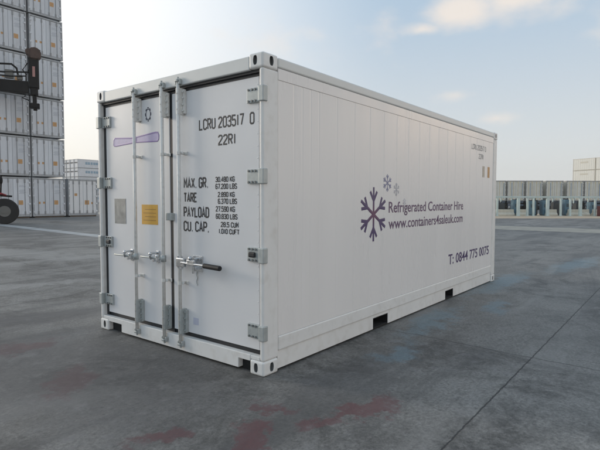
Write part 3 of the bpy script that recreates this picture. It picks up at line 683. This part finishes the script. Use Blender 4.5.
# ------------------------------------------------------------------ other containers
def container(name, length, height, mats, parent_group, detail=True, marks=True, rods=True):
    """door end at local y = 0 looking towards -y, standing on z = 0, centred in x"""
    body, frame, doorm, barm = mats; w2 = 1.219
    root = empty(name, group=parent_group)
    b = MB(); b.box(-w2+0.03, w2-0.03, 0.06, length-0.06, 0.14, height-0.03)
    b.build('container_body', body, root)
    fr = MB()
    for sx in (-1, 1):
        for y0, y1 in ((0, 0.13), (length-0.13, length)):
            fr.box(sx*w2-(0.0 if sx < 0 else 0.09), sx*w2+(0.09 if sx < 0 else 0.0), y0, y1, 0.12, height-0.12)
            for z0 in (0.0, height-0.1195):
                fr.box(sx*w2-(0.004 if sx < 0 else 0.16), sx*w2+(0.16 if sx < 0 else 0.004), y0-0.01, y1+0.05, z0, z0+0.1195, 0.01)
        fr.box(sx*w2-(0.0 if sx < 0 else 0.05), sx*w2+(0.05 if sx < 0 else 0.0), 0.19, length-0.19, 0.03, 0.15)
        fr.box(sx*w2-(0.0 if sx < 0 else 0.05), sx*w2+(0.05 if sx < 0 else 0.0), 0.19, length-0.19, height-0.10, height-0.01)
    for y0, y1 in ((0.005, 0.08), (length-0.08, length-0.005)):
        fr.box(-w2+0.165, w2-0.165, y0, y1, 0.02, 0.155); fr.box(-w2+0.165, w2-0.165, y0, y1, height-0.115, height-0.01)
    fr.build('container_frame', frame, root)
    if not detail: return root
    for s in (-1, 1):
        x0, x1 = (-1.105, -0.012) if s < 0 else (0.012, 1.105)
        d = MB(); d.box(x0, x1, 0.030, 0.059, 0.19, height-0.15, 0.006)
        xe = x0 if s < 0 else x1
        for zq in (0.35, 0.95, 1.55, 2.15, height-0.38): d.box(xe-0.07, xe+0.07, -0.006, 0.0295, zq-0.06, zq+0.06)
        do = d.build('door', doorm, root)
        if rods:
            for xq in (0.27, 0.72):
                rb = MB(); xx = x0+(x1-x0)*xq
                rb.cyl((xx, 0.012, 0.08), (xx, 0.012, height-0.06), 0.020, n=6)
                for zq in (0.28, height-0.30): rb.box(xx-0.05, xx+0.05, -0.004, 0.029, zq-0.12, zq+0.12)
                rb.build('lock_bar', barm, do)
        if marks:
            if s < 0:
                q = MB(); q.box(-0.83, -0.66, 0.0255, 0.0295, 0.93, 1.10); q.build('warning_sticker', M['dullorange'], do)
                q = MB(); q.box(-0.48, -0.30, 0.0255, 0.0295, 0.95, 1.10); q.build('warning_sticker', M['dullorange'], do)
            else:
                q = MB(); q.box(0.36, 0.66, 0.0255, 0.0295, 0.88, 1.20); q.build('warning_sticker', M['dullorange'], do)
                q = MB()
                for zq in (0.0, 0.09, 0.34, 0.42, 0.50, 0.58): q.box(0.42+0.03*math.sin(zq*40), 0.80-0.08*math.cos(zq*31), 0.0265, 0.0297, height-0.62-zq, height-0.585-zq)
                q.build('faded_lettering', M['fadelet'], do)
    return root

PITCH, HC = 2.98, 2.896
proto = container('reefer_container', 12.19, HC, (M['stackbody'], M['stackframe'], M['stackdoor'], M['stackbar']), 'reefer containers in the tall stack')
ORD = ['bottom one', 'second', 'third', 'fourth', 'fifth', 'sixth', 'topmost']
first = True
for ci, cx in enumerate((12.27, 14.84)):
    for k in range(7):
        o = proto if first else copy_tree(proto); first = False
        o.location = (cx+random.uniform(-0.035, 0.035), 35.5+random.uniform(-0.04, 0.05), 0.10+k*PITCH)
        o['category'] = 'container'
        cn = "tall stack's column behind the red lift truck" if ci == 0 else "tall stack's column with sky on its right"
        o['label'] = 'pale reefer container, %s%s, %s' % (ORD[k], ' from the ground' if 0 < k < 6 else '', cn)
o = container('reefer_container', 12.19, HC, (M['stackbody'], M['stackframe'], mat('clean_white_door', (0.70, 0.72, 0.74), 0.45, var=0.04, vscale=1.5), M['stackbar']), 'reefer containers in the tall stack', marks=False)
o.location = (17.50, 35.5, 0.10)
tag(o, 'single white reefer container right of the tall stack, with nothing on top', 'container')
for ch in [c for c in o.children if c.name.startswith('door')]:
    q = MB()
    if ch.data.vertices[0].co.x < 0: q.box(-0.72, -0.50, 0.0255, 0.0295, 1.55, 1.75)
    else:
        q.box(0.66, 0.82, 0.0255, 0.0295, 0.90, 1.06); q.build('warning_sticker', M['dullorange'], ch)
        q = MB(); q.box(0.12, 0.48, 0.0255, 0.0295, 0.86, 1.20)
    q.build('warning_sticker', M['dullorange'], ch)
for ci, cx in enumerate((12.27, 14.84, 17.50)):
    s = MB(); s.box(cx-1.1, cx+1.1, 35.56, 35.74, 0.0, 0.098, 0.01); s2 = s.build('timber_sleeper', M['wood'])
    tag(s2, 'low timber sleeper under the door end of the %s' % ('stack column behind the lift truck', 'stack column beside open sky', 'single white container')[ci], 'sleeper', 'sleepers under the stacked containers')
    s = MB(); s.box(cx-1.1, cx+1.1, 47.3, 47.48, 0.0, 0.098, 0.01); s2 = s.build('timber_sleeper', M['wood'])
    tag(s2, 'timber sleeper under the far end of the %s' % ('stack column behind the lift truck', 'stack column beside open sky', 'single white container')[ci], 'sleeper', 'sleepers under the stacked containers')

# far block of long containers behind the single white one
fp = container('container', 12.19, 2.896, (M['stackbody'], M['stackframe'], M['stackdoor'], M['stackbar']), 'far block of stacked containers', detail=False)
q = MB()
for k, ww in enumerate((0.5, 0.62, 0.5, 0.62, 0.5, 0.5, 0.62, 0.5)):
    y0 = 2.2+k*0.95; q.box(-1.224, -1.2193+0.03, y0, y0+ww+0.2, 1.2, 2.0)
q.build('blue_lettering', M['bluelet'], fp)
for k in (-0.6, 0.1, 0.7):
    q = MB(); q.cyl((k, 12.19-0.02, 1.75), (k, 12.205, 1.75), 0.22, n=10); q.build('fan_opening', M['machblack'], fp)
first = True
for lv in range(5):
    for row in range(4):
        o = fp if first else copy_tree(fp); first = False
        # long side turned to -y, machinery end towards -x
        o.rotation_euler = (0, 0, R(90)); o.location = (80.6+12.19, 158.0+row*2.65, lv*2.93)
        o['category'] = 'container'
        o['label'] = 'far pale container with blue lettering, %s, %s row from the front' % (('ground level', 'second level', 'third level', 'fourth level', 'top level')[lv], ('first', 'second', 'third', 'fourth')[row])

# ------------------------------------------------------------------ lift truck with spreader
hd = R(-25)
lt = empty('lift_truck', (0, 0, 0), 0, 'red lift truck with raised black spreader and big black wheel before the tall stack', 'lift truck')
# local frame: u = along the spreader, v = driving direction (towards the stack)
U = Vector((math.cos(hd), math.sin(hd), 0)); V = Vector((-math.sin(hd), math.cos(hd), 0))
tipc = Vector((13.0, 33.4, 0))
basis = Matrix(((U.x, V.x, 0, tipc.x), (U.y, V.y, 0, tipc.y), (0, 0, 1, 0), (0, 0, 0, 1)))
lt.matrix_world = basis
# spreader (local x <= 0 runs back to the mast)
s = MB()
s.box(-6.6, -0.36, -0.22, 0.22, 8.72, 9.52, 0.03)
s.box(-12.2, -6.6, -0.26, 0.26, 8.60, 9.60, 0.03)
s.build('spreader_beam', M['machblack'], lt)
s = MB()
s.box(-0.33, 0.30, -0.30, 0.30, 9.10, 11.15, 0.05, 2)
s.box(-0.26, 0.22, -0.24, 0.24, 8.60, 9.12, 0.04); s.box(-0.14, 0.12, -0.12, 0.12, 8.05, 8.65, 0.02)
s.build('end_arm', M['machblack'], lt)
s = MB(); s.cyl((0.05, -0.34, 11.45), (0.05, 0.34, 11.45), 0.42, n=14); s.cyl((-0.28, -0.25, 11.55), (-0.28, 0.25, 11.55), 0.24, n=10); s.box(-0.2, 0.42, -0.42, -0.36, 11.1, 11.7)
s.build('end_roller', M['machbrown'], lt, bevel=0.02)
s = MB(); s.box(-0.34, 0.30, -0.33, 0.33, 7.72, 8.05, 0.05, 2); s.cyl((0.02, 0, 7.72), (0.02, 0, 7.58), 0.13, n=10); s.build('twistlock_foot', M['machblack'], lt)
s = MB(); s.box(-0.10, 0.06, -0.316, -0.30, 9.85, 10.55); s.build('marker_plate', mat('faded_pink_plate', (0.42, 0.22, 0.20), 0.6), lt)
s = MB(); s.tube([(-12, -0.1, 10.1), (-3.4, -0.1, 10.15), (-2.1, -0.1, 10.55), (-1.35, -0.1, 10.6), (-1.05, -0.1, 10.35), (-0.95, -0.1, 9.7)], 0.07, 6); s.build('hydraulic_hose', M['machblack'], lt)
s = MB(); s.tube([(-8, -0.2, 9.9), (-1.8, -0.2, 10.0), (-0.3, -0.2, 10.15)], 0.06, 6); s.build('hydraulic_hose', M['machblack'], lt)
s = MB(); s.tube([(-6, -0.25, 9.72), (-1.4, -0.25, 9.75), (-0.5, -0.25, 9.85), (-0.33, -0.25, 10.3)], 0.05, 6); s.build('hydraulic_hose', M['machblack'], lt)
s = MB(); s.tube([(-0.55, -0.3, 8.5), (-0.75, -0.3, 8.35), (-0.35, -0.3, 8.2)], 0.05, 6); s.build('hydraulic_hose', M['machblack'], lt)
s = MB(); s.tube([(-0.5, 0, 9.5), (-0.5, 0, 10.05), (-0.7, 0, 10.3), (-0.4, 0, 10.8)], 0.05, 6); s.build('hydraulic_hose', M['machblack'], lt)
s = MB(); s.box(-1.75, -1.25, -0.24, 0.0, 9.6, 10.2, 0.04); s.build('valve_block', M['rim'], lt)
s = MB(); s.box(-1.05, -0.7, -0.22, 0.0, 9.56, 9.9, 0.04); s.build('valve_block', M['rim'], lt)
s = MB(); s.box(-2.9, -2.2, -0.24, 0.1, 9.56, 9.85, 0.03); s.build('valve_block', M['rim'], lt)
s = MB()
for x in (-7.2, -5.2):
    s.box(x-0.18, x+0.18, -1.05, -0.62, 0.5, 12.6, 0.02)
for z in (1.2, 6.0, 12.3): s.box(-7.0, -5.4, -0.95, -0.70, z, z+0.3)
s.box(-7.1, -5.3, -0.60, -0.28, 8.3, 9.9, 0.03)
s.build('mast', M['machblack'], lt)
# body behind the mast
s = MB(); s.box(-7.5, -4.9, -6.9, -1.2, 0.75, 1.75, 0.08, 2); s.box(-7.4, -5.0, -8.0, -6.4, 0.7, 2.1, 0.15, 2); s.build('body', M['red'], lt)
s = MB(); s.box(-6.9, -5.5, -4.6, -2.9, 1.75, 3.5, 0.08, 2); cb = s.build('cab', M['red'], lt)
s = MB(); s.box(-6.93, -5.47, -4.3, -3.2, 2.3, 3.3); s.box(-6.7, -5.7, -4.63, -2.87, 2.3, 3.3); s.build('window', M['glass'], cb)
inv = basis.inverted()
def near_wheel(x, z, back=0.0):                      # a point beside the steered wheel, given in yard coordinates
    return inv @ (Vector((x, 27.5, z)) + Vector((0.36, 0.93, 0))*back)
s = MB(); s.tube([near_wheel(7.3, 1.45), near_wheel(7.9, 1.66), near_wheel(8.40, 1.70), near_wheel(8.62, 1.62)], 0.30, 8, 0.07, (0, 0, 1)); s.build('fender', M['red'], lt)
s = MB(); s.tube([near_wheel(8.4, 1.60), near_wheel(9.0, 1.56)], 0.06, 6); s.build('tail_light_bar', M['machblack'], lt)
s = MB(); s.tube([near_wheel(8.42, 1.7), near_wheel(8.45, 2.1), near_wheel(8.47, 2.7)], 0.045, 8); s.sph(near_wheel(8.46, 2.45), 0.13, (0.7, 0.7, 1.8)); s.build('mirror', M['machblack'], lt)
def wheel(c, axis, r, wdt, par):
    c = Vector(c); a = Vector(axis).normalized()
    t = MB(); t.cyl(c-a*wdt/2, c+a*wdt/2, r, n=36)
    wo_ = t.build('wheel', M['tyre'], par, bevel=0.07, seg=3)
    rm = MB(); rm.cyl(c-a*(wdt/2+0.012), c+a*(wdt/2+0.012), r*0.42, n=24); rm.cyl(c-a*(wdt/2+0.05), c+a*(wdt/2+0.05), r*0.20, r*0.17, n=14)
    rm.build('rim', M['rim'], wo_)
    return wo_
inv = basis.inverted()
wc = inv @ Vector((8.60, 27.5, 0.72)); vd = (basis.to_3x3().inverted() @ Vector((11.48, 30.13, 0)).normalized())
wheel(wc, vd, 0.72, 0.5, lt)
for xx, yy in ((-7.3, -7.0), (-4.9, -1.9), (-7.5, -1.9)): wheel((xx, yy, 0.72), (1, 0, 0), 0.72, 0.5, lt)

# ------------------------------------------------------------------ right background: trailers with reefers
face = R(-51.9)                      # doors look back towards the big container
tp = container('reefer_container', 12.19, HC, (M['warmdoor'], M['warmframe'], M['warmdoor'], M['warmbar']), 'reefer containers on parked trailers', marks=False)
M['strip_white'] = mat('bright_white_strip', (0.78, 0.75, 0.66), 0.5); M['strip_blue'] = mat('blue_grey_strip', (0.30, 0.37, 0.43), 0.5)
for ch in [c for c in tp.children if c.name.startswith('door')]:
    lft = ch.data.vertices[0].co.x < 0
    for xa, xb_, mm in (((-1.0, -0.88, M['strip_white']), (-0.62, -0.52, M['strip_blue'])) if lft else ((0.10, 0.22, M['strip_white']), (0.86, 0.98, M['strip_blue']))):
        q = MB(); q.box(xa, xb_, 0.024, 0.0298, 0.35, 2.55); q.build('edge_strip', mm, ch)
tr = empty('container_trailer', group='trailers parked in a row')
b = MB()
for sx in (-0.5, 0.5): b.box(sx-0.09, sx+0.09, 0.1, 12.0, 0.85, 1.21)
for yy in (0.1, 3, 6, 9, 11.7): b.box(-1.15, 1.15, yy, yy+0.22, 0.98, 1.23)
b.box(-1.1, 1.1, -0.02, 0.1, 0.55, 0.80)
b.build('chassis', M['trailer'], tr)
for yy in (1.2, 2.5):
    for sx in (-0.95, 0.95):
        t = MB(); t.cyl((sx-0.22, yy, 0.50), (sx+0.22, yy, 0.50), 0.50, n=20); t.build('wheel', M['tyre'], tr, bevel=0.04)
for sx in (-0.75, 0.75):
    t = MB(); t.box(sx-0.08, sx+0.08, 9.4, 9.56, 0.0, 0.97); t.box(sx-0.17, sx+0.17, 9.3, 9.66, 0.0, 0.04); t.build('landing_leg', M['trailer'], tr)
base0 = Vector((68.9, 19.3, 0)); stp = Vector((8.27, -10.53, 0)).normalized()
gaps = [0.0, 2.62, 5.24, 8.13, 11.05, 13.60, 16.14, 18.7]
nth = ['half hidden behind', 'second from', 'third from', 'fourth from', 'fifth from', 'sixth from', 'seventh from', 'eighth from']
for i, g_ in enumerate(gaps):
    p = base0+stp*(g_+1.0)
    o = tp if i == 0 else copy_tree(tp); o.location = (p.x, p.y, 1.235); o.rotation_euler = (0, 0, face)
    tag(o, 'dull grey reefer container on a trailer, '+nth[i]+' the big white container', 'container')
    o = tr if i == 0 else copy_tree(tr); o.location = (p.x, p.y, 0); o.rotation_euler = (0, 0, face)
    tag(o, 'dark trailer under the dull grey container that is '+nth[i]+' the big white container', 'trailer')
# cream stack far behind
cp = container('container', 6.06, 2.896, (M['cream'], M['creamframe'], M['cream'], M['creamframe']), 'cream containers in the far right stack', marks=False)
q = MB()
for k in range(9): q.box(-1.205, -1.188, 0.42+k*0.60, 0.62+k*0.60, 0.155, 2.79)
q.build('side_ribs', M['cream'], cp)
q = MB(); q.box(-1.212, -1.2055, 1.9, 4.1, 1.75, 2.15); q.build('faded_lettering', M['creamframe'], cp)
first = True
lvl = ['at the bottom', 'second from the bottom', 'third from the bottom', 'on the top']
clm = ['left column', 'second column', 'third column']
cr = R(-30); far_corner = Vector((138.8, 20.3, 0)); cdir = Vector((-math.sin(cr), math.cos(cr), 0)); csd = Vector((math.cos(cr), math.sin(cr), 0))
for i in range(3):
    for k in range(4):
        o = cp if first else copy_tree(cp); first = False
        p = far_corner+csd*1.219-cdir*(6.06+i*6.2)           # long sides turned to the evening sun
        o.location = (p.x, p.y, k*2.92); o.rotation_euler = (0, 0, cr)
        tag(o, 'cream container of the far stack beyond the trailers, %s, %s' % (clm[i], lvl[k]), 'container')

# ------------------------------------------------------------------ low steel rack with blue machines, barriers, apron
a0 = Vector((41.53, 10.33, 0)); rd = Vector((5.94, -6.66, 0)).normalized(); rn = Vector((-rd.y, rd.x, 0))     # rn points away from the camera
if rn.x < 0: rn = -rn
fm = a0-rn*5.4
sheet('concrete_apron', [(fm-rd*14)[:2], (fm+rd*28)[:2], (fm+rd*28+rn*12)[:2], (fm-rd*14+rn*12)[:2]], 0.008, M['apron'])
RB = Matrix(((rd.x, rn.x, 0, a0.x), (rd.y, rn.y, 0, a0.y), (0, 0, 1, 0), (0, 0, 0, 1)))
rk = empty('steel_rack', group=None, label='long low pale teal steel rack with posts and top beam in front of the trailers', cat='rack'); rk.matrix_world = RB
b = MB(); b.box(-8, 16, -0.10, 0.10, 1.60, 1.74); b.box(-8, 16, 1.9, 2.1, 1.60, 1.74)
for x in (-8, -4, 0, 4, 8, 12, 15.9): b.box(x, x+0.1, 0.101, 1.899, 1.60, 1.70)
b.build('top_beam', M['teal'], rk)
posts = [-7.6, -5.5, -3.8, -1.9, -0.9, 0.0, 1.9, 2.72, 3.28, 4.55, 5.75, 6.62, 7.55, 8.9, 10.2, 11.4, 13.1, 14.6]
for i, x in enumerate(posts):
    ww = 0.12 if i % 3 == 0 else 0.065
    b = MB(); b.box(x-ww, x+ww, -0.08, 0.08, 0.0, 1.598); b.box(x-ww-0.08, x+ww+0.08, -0.2, 0.2, 0.0, 0.03); b.build('post', M['teal'], rk)
for x in (-7.6, -5.0, -3.8, -2.4, -1.3, 0.6, 1.3, 2.3, 3.0, 4.2, 5.2, 6.2, 7.1, 8.2, 9.6, 13.1):
    b = MB(); b.box(x-0.045, x+0.045, 1.95, 2.05, 0.0, 1.598); b.build('post', M['teal'], rk)
def at(x, y): return a0+rd*x+rn*y
bn = 0
for k, x in enumerate([-7.4, -4.4, -1.7, 0.25, 2.2, 4.9, 6.9, 9.2, 11.7]):
    ln = [2.6, 2.2, 1.5, 1.6, 0.9, 0.9, 1.9, 2.2, 2.6][k]
    b = MB(); b.prism([(-0.28, 0), (0.28, 0), (0.28, 0.12), (0.11, 0.30), (0.09, 0.56), (-0.09, 0.56), (-0.11, 0.30), (-0.28, 0.12)], (0, 0, 0), (0, 1, 0), Z, (1, 0, 0), 0, ln)
    o = b.build('concrete_barrier', M['barrier'], bevel=0.015); o.location = at(x, 0.75)+Vector((0, 0, 0.008)); o.rotation_euler = (0, 0, math.atan2(rd.y, rd.x))
    tag(o, 'low pale concrete barrier in the teal rack, %s from the big white container' % ('ninth', 'eighth', 'seventh', 'sixth', 'fifth', 'fourth', 'third', 'second', 'first')[8-k], 'barrier', 'barriers along the teal rack')
def cabinet(x, y, ww, dd, hh, material, label):
    r = empty('machine_cabinet', at(x, y)+Vector((0, 0, 0.008)), math.atan2(rd.y, rd.x), label, 'cabinet', 'machines under the teal rack')
    b = MB(); b.box(-ww/2, ww/2, -dd/2, dd/2, 0.06, hh, 0.04, 2); b.box(-ww/2+0.05, ww/2-0.05, -dd/2+0.05, dd/2-0.05, 0.0, 0.06); b.build('housing', material, r)
    b = MB()
    for q in range(5): b.box(-ww/2+0.12, ww/2-0.12, -dd/2-0.012, -dd/2+0.01, hh*0.55+q*0.06, hh*0.55+q*0.06+0.03)
    b.build('vent', M['darkbox'], r)
    b = MB(); b.cyl((ww*0.2, 0, hh), (ww*0.2, 0, hh+0.16), 0.07, n=10); b.box(-ww*0.35, 0, -0.2, 0.2, hh, hh+0.07, 0.02); b.build('exhaust', M['darkbox'], r)
    return r
for x, y, ww, hh, m_, lb in ((-0.35, 1.45, 0.55, 1.30, M['blue'], 'narrow blue cabinet behind the far edge of the big container'), (1.0, 1.6, 0.7, 1.1, M['darkbox'], 'grey cabinet in the wide first bay of the rack'),
        (2.32, 1.4, 0.55, 1.38, M['blue'], 'tall blue cabinet in the narrow second bay of the rack'), (3.85, 1.45, 0.62, 1.30, M['blue'], 'blue cabinet with a dark neighbour in the fourth bay'),
        (4.25, 1.7, 0.42, 1.40, M['darkbox'], 'dark narrow cabinet touching the fourth bay blue one'), (5.05, 1.35, 0.66, 1.36, M['blue'], 'big blue cabinet right of the thick middle post'),
        (6.15, 1.5, 0.55, 1.18, M['darkbox'], 'dark square cabinet two bays right of the thick post'), (7.05, 1.3, 0.55, 1.42, M['blue'], 'tall blue cabinet beside the sixth bay post'),
        (8.25, 1.5, 0.6, 1.1, M['darkbox'], 'low dark cabinet in the wide right bay'), (9.6, 1.5, 0.6, 1.2, M['blue'], 'blue cabinet at the right picture edge')):
    cabinet(x, y, ww, 0.6, hh, m_, lb)
b = MB(); b.cyl((0, 0, 0), (0, 0, 0.88), 0.29, n=20)
for z in (0.28, 0.58): b.cyl((0, 0, z), (0, 0, z+0.03), 0.305, n=20)
o = b.build('oil_drum', mat('dull_maroon_paint', (0.13, 0.03, 0.03), 0.5, var=0.2, vscale=5), bevel=0.01); p = at(9.02, -0.6); o.location = (p.x, p.y, 0.008)
tag(o, 'dark red oil drum standing before the rack at the right picture edge', 'drum')

# ------------------------------------------------------------------ haze
hm = bpy.data.materials.new('pale_air'); hm.use_nodes = True; ht = hm.node_tree; ht.nodes.clear()
hv = ht.nodes.new('ShaderNodeVolumePrincipled'); hv.inputs['Color'].default_value = (0.99, 0.97, 0.93, 1); hv.inputs['Density'].default_value = 0.0006; hv.inputs['Anisotropy'].default_value = 0.2
ho = ht.nodes.new('ShaderNodeOutputMaterial'); ht.links.new(hv.outputs[0], ho.inputs['Volume'])
b = MB(); b.box(-120, 420, -160, 420, -1.0, 26.0); tag(b.build('haze', hm), kind='stuff')
